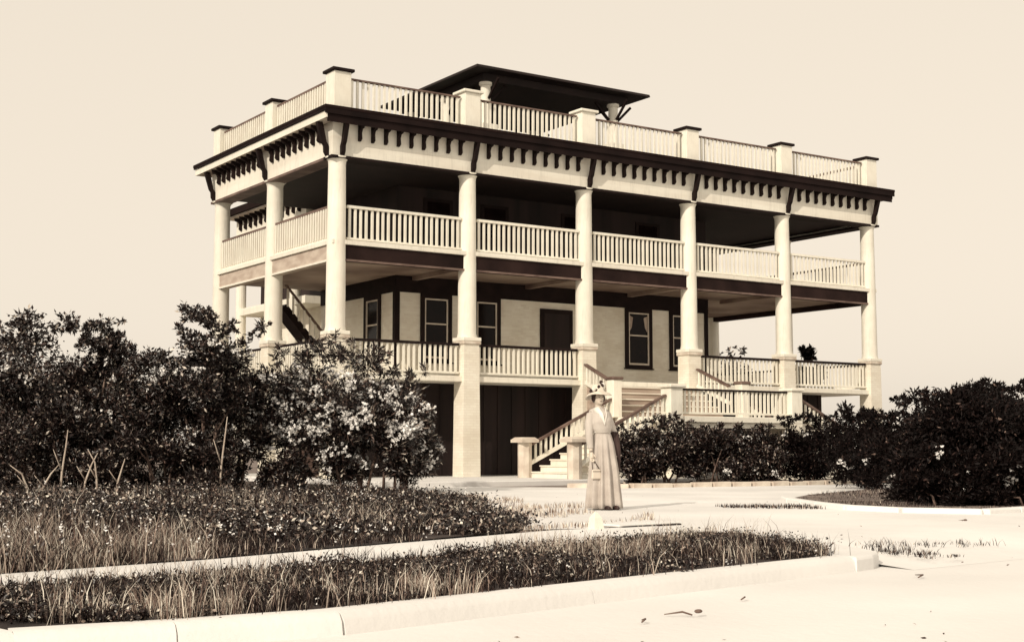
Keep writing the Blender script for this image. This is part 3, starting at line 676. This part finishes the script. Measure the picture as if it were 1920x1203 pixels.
shrub('garden_tree', 'pale open tree top above the porch rail beside the house wall', 'tree', (32.2, 20.2), 5.9, 1.6, 1.2, 2600, (.18, .09), 'leaf_oleander', 0, .4, 6, 10, 'trees behind the porch', sprigs=8)
shrub('background_tree', 'low dark trees behind the island bushes at the right', 'tree', (20, -5.5), 2.75, 2.6, 1.6, 9000, (.14, .06), 'leaf_right', 0, .0, 5, 14, 'distant trees')
for (x, y, h, a, lab) in ((-9.1, -7.9, 1.2, .1, 'tallest bare pale sapling before the left shrubs'), (-8.75, -8.0, .8, .25, 'bare forked sapling just right of the tallest pale one'), (-8.5, -8.1, .85, -.2, 'short bare stem leaning left among the pale saplings'),
        (-8.2, -8.1, .7, .15, 'rightmost short bare sapling of the pale row'), (-9.7, -8.3, .6, -.35, 'left leaning bare stick near the left edge'), (-9.55, -8.3, .6, .3, 'right leaning bare stick near the left edge'), (-6.45, -8.5, 1.45, .12, 'pale trunk showing inside the tallest left shrub')):
    t = thing('bare_sapling', lab, 'sapling', (x, y, G), 0, 'bare sapling stems')
    MB().tube([(0, 0, -.05), (a*.2, 0, h*.4), (a*.5+.03, .02, h*.75), (a, 0, h)], [.022, .018, .013, .006], 6).build('stem', 'pale_bark', t, True)
    MB().tube([(a*.2, 0, h*.4), (a*.2-.12, -.03, h*.62), (a*.2-.16, 0, h*.72)], [.012, .008, .004], 6).build('twig', 'pale_bark', t, True)

# grass and weeds
def in_poly(p, poly):
    x, y = p[:, 0], p[:, 1]; r = np.zeros(len(p), bool); n = len(poly)
    for i in range(n):
        (xa, ya), (xb, yb) = poly[i], poly[(i+1) % n]
        c = ((ya > y) != (yb > y)) & (x < (xb-xa)*(y-ya)/(yb-ya+1e-12)+xa); r ^= c
    return r
def vnoise(p, s, seed):
    g = np.random.default_rng(seed).uniform(0, 1, (64, 64)); q = p/s; i = np.floor(q).astype(int); f_ = q-i; f_ = f_*f_*(3-2*f_)
    def at(a, b): return g[a % 64, b % 64]
    return (at(i[:, 0], i[:, 1])*(1-f_[:, 0])+at(i[:, 0]+1, i[:, 1])*f_[:, 0])*(1-f_[:, 1]) + (at(i[:, 0], i[:, 1]+1)*(1-f_[:, 0])+at(i[:, 0]+1, i[:, 1]+1)*f_[:, 0])*f_[:, 1]
CAMXY = np.array([-15.885, -32.156]); FWD = np.array([math.sin(YAW), math.cos(YAW)]); RGT = np.array([math.cos(YAW), -math.sin(YAW)])
def scatter(poly, n, dmin, dmax, bias=0.0):
    """points in poly, limited to the neighbourhood of the view"""
    out = []; tot = 0
    P = np.array(poly); lo, hi = P.min(0), P.max(0)
    while tot < n:
        d = dmin + (dmax-dmin)*rng.uniform(0, 1, 40000)**(1+bias); a = rng.uniform(-.47, .47, 40000)
        p = CAMXY + FWD*d[:, None] + RGT*(d*a)[:, None]
        p = p[in_poly(p, poly)]
        out.append(p); tot += len(p)
    return np.vstack(out)[:n]
def blades(name, p, h, w, matn, label, cat, bend=.5, z=G):
    n = len(p); a = rng.uniform(0, 2*math.pi, n); b = rng.uniform(0, 2*math.pi, n); bd = (rng.uniform(.05, 1, n)*bend*h)[:, None]
    side = np.stack([np.cos(a), np.sin(a), np.zeros(n)], 1)*(w*.5)[:, None]; dr = np.stack([np.cos(b), np.sin(b), np.zeros(n)], 1)
    base = np.column_stack([p, np.full(n, z)]); up = np.array([0, 0, 1.])
    v = np.empty((n, 5, 3)); v[:, 0] = base-side; v[:, 1] = base+side
    m_ = base + up*(h*.6)[:, None] + dr*bd*.35; v[:, 2] = m_+side*.8; v[:, 3] = m_-side*.8
    v[:, 4] = base + up*h[:, None] + dr*bd
    i5 = np.arange(n)[:, None]*5
    tri = np.concatenate([i5+np.array([[0, 1, 2]]), i5+np.array([[0, 2, 3]]), i5+np.array([[3, 2, 4]])], 1).reshape(-1)
    o = link(name, raw_mesh(name, v.reshape(-1, 3), tri, 3, matn)); return tag(o, label, cat, kind='stuff')
def weeds(name, p, h, matn, label, cat, per=9, leaf=(.07, .035), spread=.10):
    n = len(p); k = np.repeat(np.arange(n), per); m = len(k)
    c = np.column_stack([p[k] + rng.normal(size=(m, 2))*spread, G + h[k]*rng.uniform(.15, 1, m)])
    d = rng.normal(size=(m, 3)); d[:, 2] = np.abs(d[:, 2])*.7
    o = link(name, leaves_mesh(name, c, d, rng.uniform(.6, 1.3, m)*leaf[0], rng.uniform(.7, 1.2, m)*leaf[1], matn)); return tag(o, label, cat, kind='stuff')
def tufts(poly, n, nb, d0, d1, bias, sp, jit, thr=None, seed=0, sc=1.0):
    """clumps of blades: returns blade roots, a size factor per blade"""
    c = scatter(poly, n, d0, d1, bias); q = vnoise(c, sc, seed)
    if thr is not None: c, q = c[q > thr], q[q > thr]
    size = (.25 + .75*rng.uniform(0, 1, len(c))**2)*(.4 + q)
    k = np.repeat(np.arange(len(c)), nb); p = c[k] + rng.normal(size=(len(k), 2))*sp*size[k][:, None]*1.5 + rng.normal(size=(len(k), 2))*jit
    return p, size[k]*rng.uniform(.45, 1.1, len(k))
def edge_fade(p):
    # growth is lower towards the drive and the walk, rank towards the shrubs
    d = (p - CAMXY) @ np.array([-.83, .55])
    return np.clip(.42 + .10*(d + 4), .36, 1.5)
# verge between the walk and the kerb
p, q = tufts(verge_poly, 900, 26, 7, 14, .3, .06, .012, None, 3, .7)
blades('verge_grass', p, .02+.15*q, rng.uniform(.003, .008, len(p)), 'grass', 'rough grass on the verge between sidewalk and street kerb', 'grass', .9)
p, q = tufts(verge_poly, 620, 24, 7, 14, .3, .05, .012, .56, 9, .9)
blades('verge_straw', p, .03+.20*q, rng.uniform(.003, .006, len(p)), 'grass_dry', 'pale dry grass stalks among the verge weeds', 'grass', .7)
p, q = tufts(verge_poly, 1300, 7, 7, 14, .3, .07, .02, .35, 11, .5)
weeds('verge_weeds', p, .02+.11*q, 'weed_leaf', 'low dark leafy weeds on the verge by the kerb', 'weeds', 7, (.026, .015), .03)
# lawn left of the drive
p, q = tufts(lawn_poly, 2600, 24, 9.5, 30, .8, .10, .02, None, 21, 1.2)
blades('lawn_grass', p, (.02+.20*q)*edge_fade(p), rng.uniform(.004, .010, len(p)), 'grass', 'overgrown dark grass of the lawn left of the drive', 'grass', .9)
p, q = tufts(lawn_poly, 2300, 18, 9.5, 30, .8, .09, .02, .64, 33, 1.1)
blades('lawn_straw', p, (.03+.24*q)*edge_fade(p), rng.uniform(.004, .008, len(p)), 'grass_dry', 'patches of pale dry grass on the left lawn', 'grass', .8)
p, q = tufts(lawn_poly, 3400, 7, 9.5, 27, .7, .12, .03, .46, 41, 1.3)
weeds('lawn_weeds', p, (.02+.24*q)*edge_fade(p), 'weed_leaf', 'dark leafy weeds growing thick over the left lawn', 'weeds', 7, (.055, .028), .07)
p = scatter(lawn_poly, 520, 9.5, 26, .7); q = vnoise(p, 1.1, 43)
weeds('lawn_daisies', p, (.10+.22*q)*edge_fade(p), 'blossom', 'scattered small white wildflowers in the left lawn', 'wildflowers', 4, (.026, .022), .010)
p = scatter(verge_poly, 110, 7, 14, .3); q = vnoise(p, .6, 45)
weeds('verge_daisies', p, .04+.06*q, 'blossom', 'few small white wildflowers on the near verge', 'wildflowers', 4, (.016, .014), .006)
# dead leaves and crumbs blown over the pale drive and street
lit_poly = [(-13, -29), (4, -26), (14, -18), (6, -11), (-1, -9), (-5.5, -17), (-5.6, -21.5), (-6.2, -22.8), (-7.4, -24.7), (-12, -25.9)]
p = scatter(lit_poly, 110, 7, 27, .2); q = vnoise(p, 1.5, 81); p = p[q > .42]
zz = np.where((p[:, 1] < -22.8 + .125*(p[:, 0]+6.2)), STREET+.004, G+.004)
o = link('leaf_litter', leaves_mesh('leaf_litter', np.column_stack([p, zz]), np.column_stack([rng.normal(size=(len(p), 2)), rng.uniform(0, .25, len(p))]), rng.uniform(.012, .04, len(p)), rng.uniform(.008, .016, len(p)), 'pebble'))
tag(o, 'dead leaves and crumbs scattered over the pale drive and street', 'leaf litter', kind='stuff')
# tufts along the walk and drive edges
edge_poly = [(-7.8, -19.9), (-4.6, -14.3), (-2.0, -8.4), (-1.5, -8.6), (-3.2, -14.2), (-3.6, -17.2), (-5.4, -19.4), (-6.9, -19.95)]
p = scatter(edge_poly, 5200, 12, 30); q = vnoise(p, .7, 51); p, q = p[q > .55], q[q > .55]
blades('drive_edge_grass', p, (.02+.07*q)*rng.uniform(.5, 1.3, len(p)), rng.uniform(.006, .012, len(p)), 'grass_dry', 'thin tufts of dry grass on the drive near the woman', 'grass')
p = scatter(island_poly, 9000, 17, 30); q = vnoise(p, .9, 61)
blades('island_grass', p, (.03+.07*q)*rng.uniform(.5, 1.2, len(p)), rng.uniform(.006, .012, len(p)), 'grass', 'short grass under the bushes on the drive island', 'grass')
mouth = [(-6.45, -23.6), (-5.6, -22.9), (-4.6, -23.3), (-4.9, -24.1), (-6.0, -24.5), (-6.6, -24.3)]
p, q = tufts(mouth, 90, 12, 9, 14, 0, .05, .02, .40, 71, .35)
blades('drive_mouth_weeds', p, .01+.08*q, rng.uniform(.004, .009, len(p)), 'grass', 'sparse weeds at the drive mouth behind the kerb corner', 'weeds', 1.2, z=G-.05)
spur = [(-1.1, -18.9), (-.95, -18.2), (-2.2, -17.0), (-2.6, -17.3)]
p = scatter([(-.95, -17.9), (-.35, -16.9), (-1.6, -16.2), (-1.9, -16.8)], 900, 15, 24)
blades('kerb_side_grass', p, rng.uniform(.02, .06, len(p)), rng.uniform(.006, .012, len(p)), 'grass', 'small grass patch at the tip of the island kerb', 'grass')

# ------------------------------------------------------------------ small things
t = thing('stone_marker', 'small white pointed stone marker at the end of the sidewalk', 'stone marker', (-6.75, -20.05, G))
MB().frustum(0, 0, -.03, .12, .07, .05).frustum(0, 0, .1201, .185, .05, .012).build('stone', 'white_paint', t)
t = thing('paving_slab', 'raised pale paving slab with painted shadow strip where the walk meets the drive', 'paving slab', (-5.9, -19.75, G))
MB().bevbox(-.55, .5, -.2, .4, .01, .036, .01).build('slab', 'walk_concrete', t, rot=(0, 0, .15))
MB().box(-.5, .46, -.225, -.202, -.01, .014).build('slab_shadow', 'dark_trim', t, rot=(0, 0, .15))  # dark strip painted in as the shadow line under the slab edge
t = thing('garden_stake', 'bent stake with a small white board below the flowering bush', 'stake', (1.2, -1.75, 0))
MB().tube([(0, 0, -.02), (-.08, 0, .3), (-.05, 0, .55)], [.016, .014, .01], 6).build('stake', 'pale_bark', t, True)
MB().bevbox(-.42, -.08, -.03, .0, .17, .22, .005).build('board', 'white_paint', t)
# litter on the street
for i, (x, y, L, a, lab) in enumerate(((-11.0, -26.1, .10, .4, 'short curled twig on the street below the kerb joint'), (-10.55, -26.0, .16, 1.9, 'bent twig on the pale street before the verge'), (-9.75, -25.55, .1, .2, 'tiny twig lying against the kerb foot'),
                                    (-7.6, -25.15, .22, .3, 'flat straw on the street near the kerb corner'), (-2.0, -21.1, .22, .5, 'small clod on the drive below the island kerb'), (.35, -22.2, .16, .8, 'dark clod alone on the drive at the right'))):
    z = STREET+.002 if y < -24.5 else (G-.06 if i == 5 else G-.02)
    t = thing('litter_twig', lab, 'twig', (x, y, z), 0, 'litter on the street and drive')
    MB().tube([(0, 0, .012), (L*.4*math.cos(a), L*.4*math.sin(a), .025), (L*math.cos(a+.5), L*math.sin(a+.5), .012)], [.005, .006, .003], 6).build('twig', 'bark', t, True)
    if i in (1, 4, 5): MB().ellipsoid((L*.3, 0, .03), (.03, .018, .012), 8, 5).build('clod', 'bark', t, True)

# ------------------------------------------------------------------ woman standing on the drive
WX, WY = -3.71, -16.19
wo = thing('person', 'woman in flower-trimmed brimmed hat and long pleated dress on the drive', 'person', (WX, WY, G), -YAW+.42)
body = MB()
body.ellipsoid((-.06, 0, 1.60), (.072, .09, .112), 20, 14).ellipsoid((-.058, -.035, 1.545), (.05, .052, .05), 16, 10)
body.tube([(-.052, .02, 1.40), (-.055, .015, 1.47), (-.06, .005, 1.55)], [.06, .048, .047], 14)
body.tube([(-.056, -.085, 1.625), (-.055, -.103, 1.592), (-.055, -.093, 1.582)], [.008, .013, .008], 8)
for sx in (-1, 1): body.ellipsoid((-.06+sx*.073, .012, 1.595), (.012, .02, .03), 8, 6)
body.tube([(.0, .0, .85), (.0, 0, 1.0), (0, 0, 1.12), (-.03, .0, 1.28), (-.05, .01, 1.40)], [.10, .105, .092, .125, .10], 18)
body.tube([(-.18, .0, 1.375), (-.05, .01, 1.40), (.08, .02, 1.375)], [.05, .07, .05], 14)
armR = [(-.185, .0, 1.375), (-.212, -.005, 1.25), (-.222, -.01, 1.12), (-.225, -.035, .98), (-.215, -.06, .84)]
armL = [(.085, .02, 1.375), (.15, .05, 1.25), (.215, .075, 1.12), (.235, .04, .99), (.245, .0, .86)]
for A in (armR, armL): body.tube(A, [.052, .045, .039, .034, .025], 12)
def hand(base, curl, thumb):
    x, y, z = base
    body.tube([(x, y, z), (x, y-.005, z-.05), (x, y-.008, z-.085)], [.024, .034, .03], 12)
    for k, (dx, L) in enumerate(((-.024, .060), (-.008, .068), (.008, .064), (.023, .050))):
        y0_ = y-.008
        body.tube([(x+dx, y0_, z-.075), (x+dx*1.1, y0_-curl*.3, z-.075-L*.5), (x+dx*1.1, y0_-curl*.9, z-.075-L*.85), (x+dx*1.1, y0_-curl*1.5, z-.075-L*.9)], [.0095, .0088, .0082, .0075], 8)
    body.tube([(x+thumb*.024, y-.012, z-.03), (x+thumb*.045, y-.03, z-.06), (x+thumb*.036, y-.042, z-.088)], [.011, .010, .008], 8)
hand((-.212, -.068, .82), .03, 1); hand((.246, -.005, .84), .022, -1)
for x in (-.05, .07): body.tube([(x, .0, .9), (x, -.005, .5), (x, .01, .08)], [.07, .055, .04], 12)
for x in (-.06, .10): body.tube([(x, .04, .05), (x, -.06, .04), (x, -.16, .03)], [.035, .038, .028], 10)
link('body', remesh(body, .0055, 2), 'skin', wo)
# skirt: pleated loft
def skirt():
    v, f = [], []; seg = 120
    prof = [(1.155, .118, .10, -.012), (1.12, .122, .105, -.005), (1.06, .15, .125, 0), (.95, .178, .15, .004), (.78, .197, .168, .002), (.55, .222, .19, 0), (.3, .25, .215, -.002), (.1, .272, .235, 0), (.022, .28, .24, .002), (.022, .262, .225, .002)]
    for i, (z, a, b, cx) in enumerate(prof):
        k = max(0, min(1, (1.12-z)/.5))
        for j in range(seg):
            th = 2*math.pi*j/seg
            pl = 1 + k*.15*math.sin(th*11 + .7*math.sin(th*3)) + k*.04*math.sin(th*7+1.3) + .015*k*math.sin(th*29)
            v.append((cx + a*.90*pl*math.cos(th) + .02*k*k, b*.94*pl*math.sin(th), z + (0 if i < 8 else .006*math.sin(th*6))))
    for i in range(len(prof)-1):
        for j in range(seg):
            q = (j+1) % seg; f.append((i*seg+j, i*seg+q, (i+1)*seg+q, (i+1)*seg+j))
    return MB().add(v, f)
sk = skirt().build('skirt', 'dress', wo, True)
MB().lathe(-.01, 0, [(.126, 1.095), (.133, 1.105), (.133, 1.155), (.126, 1.165)], 40).build('sash_belt', 'collar', wo, True).scale = (1, .88, 1)
bl = MB()
bl.tube([(-.008, 0, 1.10), (-.012, -.005, 1.17), (-.03, -.012, 1.27), (-.045, -.005, 1.36), (-.052, .01, 1.43)], [.125, .15, .165, .15, .085], 24)
bl.tube([(-.185, .0, 1.375), (-.05, .012, 1.415), (.085, .02, 1.375)], [.058, .082, .058], 16)
bl.tube(armR[:4] + [(-.217, -.055, .87)], [.060, .062, .058, .052, .040], 14); bl.tube(armL[:4] + [(.243, .008, .89)], [.060, .062, .058, .052, .040], 14)
link('blouse', remesh(bl, .010, 3), 'blouse', wo)
# white shawl collar: two flaps following the chest
cv, cf = [], []
for s_, xe_ in ((-1, -.17), (1, .055)):
    k = len(cv)
    for i in range(9):
        u = i/8
        xi = -.052 + s_*(.05*(1-u)); xo = -.052 + (xe_+.052)*(1-u)*1.0
        z = 1.475 - .24*u; y_ = -.075 - .10*min(1, u*2.2)
        cv += [(xi, y_-.012, z), ((xi+xo)/2, y_-.006+.012*(1-u), z-.012-.01*u), (xo, y_+.055*(1-u), z-.05+.02*u)]
    for i in range(8):
        for j in range(2): cf.append((k+i*3+j, k+i*3+j+1, k+i*3+j+4, k+i*3+j+3))
cm = MB().add(cv, cf).build('collar', 'collar', wo, True); cm.modifiers.new('t', 'SOLIDIFY').thickness = .008
# hair, hat, face
hb = MB().ellipsoid((-.06, .025, 1.63), (.092, .085, .10), 18, 12).ellipsoid((-.06, .085, 1.575), (.06, .045, .05), 14, 8)
for sx in (-1, 1): hb.ellipsoid((-.06+sx*.078, .005, 1.60), (.026, .05, .055), 12, 8)
link('hair', remesh(hb, .008, 2), 'hair', wo)
for sx in (-1, 1):
    MB().ellipsoid((-.06+sx*.028, -.083, 1.612), (.012, .006, .006), 10, 6).build('eye', 'hair', wo, True)
    MB().tube([(-.06+sx*.012, -.088, 1.632), (-.06+sx*.03, -.086, 1.637), (-.06+sx*.048, -.076, 1.631)], .004, 6).build('eyebrow', 'hair', wo, True)
MB().tube([(-.08, -.084, 1.55), (-.06, -.09, 1.548), (-.04, -.084, 1.55)], [.004, .007, .004], 8).build('lips', 'lip', wo, True)
hat = link('hat', None, parent=wo, loc=(-.06, .01, 1.665), rot=(-.13, -.06, .1))
v, f = [], []; seg = 48
prof = [(.088, .005, 0), (.12, -.002, 0), (.165, -.02, 0), (.188, -.045, 1), (.190, -.038, 1), (.166, -.008, 0), (.12, .012, 0), (.098, .02, 0), (.096, .07, 0), (.085, .115, 0), (.05, .132, 0), (.001, .136, 0)]
for r, z, e in prof:
    for j in range(seg):
        th = 2*math.pi*j/seg; v.append((r*math.cos(th), r*1.05*math.sin(th), z + (r/.19)**2*.02*math.sin(2*th+.6)))
for i in range(len(prof)-1):
    for j in range(seg):
        q = (j+1) % seg; f.append((i*seg+j, i*seg+q, (i+1)*seg+q, (i+1)*seg+j))
hb_ = MB().add(v, f).build('hat_crown', 'hat_straw', hat, True)
MB().lathe(0, 0, [(.0985, .022), (.101, .025), (.100, .058), (.096, .06)], 40).build('hat_ribbon', 'hat_band', hat, True)
for (x, y, z, r, m_) in ((-.135, -.04, .03, .035, 'hat_band'), (-.11, -.07, .055, .03, 'collar'), (.03, -.085, .10, .03, 'hat_band'), (-.03, -.09, .085, .026, 'hat_band'), (.075, -.05, .12, .028, 'collar'), (.06, -.03, .155, .032, 'hat_band')):
    fl = MB()
    for j in range(6):
        th = j*math.pi/3; fl.ellipsoid((x+r*.6*math.cos(th), y, z+r*.6*math.sin(th)), (r*.5, r*.35, r*.5), 8, 6)
    fl.ellipsoid((x, y-.01, z), (r*.35, r*.35, r*.35), 8, 6).build('hat_flower', m_, hat, True)
for x in (-.05, .09): MB().ellipsoid((x+.02, -.2, .03), (.04, .085, .035), 12, 8).build('shoe', 'shoe', wo, True)
# handbag
hbag = thing('handbag', 'small white handbag held in the lowered hand of the woman', 'handbag', (WX, WY, G), -YAW+.42)
bm_ = MB()
bm_.add([(-.245, -.15, .44), (-.085, -.15, .44), (-.085, -.10, .44), (-.245, -.10, .44), (-.235, -.145, .58), (-.10, -.145, .58), (-.10, -.11, .58), (-.235, -.11, .58)],
        [(0, 3, 2, 1), (4, 5, 6, 7), (0, 1, 5, 4), (1, 2, 6, 5), (2, 3, 7, 6), (3, 0, 4, 7)])
bg_ = bm_.build('pouch', 'bag', hbag)
md = bg_.modifiers.new('b', 'BEVEL'); md.width = .018; md.segments = 3
MB().tube([(-.225, -.127, .575), (-.222, -.105, .66), (-.212, -.092, .712), (-.175, -.105, .68), (-.115, -.127, .575)], .006, 8).build('strap', 'hat_band', hbag, True)
MB().box(-.232, -.098, -.152, -.144, .545, .551).build('clasp', 'hat_band', hbag)

# dark folded drape over her left forearm
ct = thing('drape', 'dark folded drape over the left arm of the woman', 'drape', (WX, WY, G), -YAW+.42)
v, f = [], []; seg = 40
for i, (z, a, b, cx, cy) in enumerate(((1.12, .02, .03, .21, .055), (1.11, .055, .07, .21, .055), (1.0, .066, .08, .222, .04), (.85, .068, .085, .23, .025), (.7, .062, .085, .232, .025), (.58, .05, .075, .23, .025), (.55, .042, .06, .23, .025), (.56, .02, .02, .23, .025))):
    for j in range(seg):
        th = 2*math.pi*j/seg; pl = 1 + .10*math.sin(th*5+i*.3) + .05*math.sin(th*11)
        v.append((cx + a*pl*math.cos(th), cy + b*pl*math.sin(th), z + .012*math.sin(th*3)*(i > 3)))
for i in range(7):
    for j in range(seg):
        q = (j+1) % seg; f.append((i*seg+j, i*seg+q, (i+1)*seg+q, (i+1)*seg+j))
MB().add(v, f).build('folds', 'hat_band', ct, True)
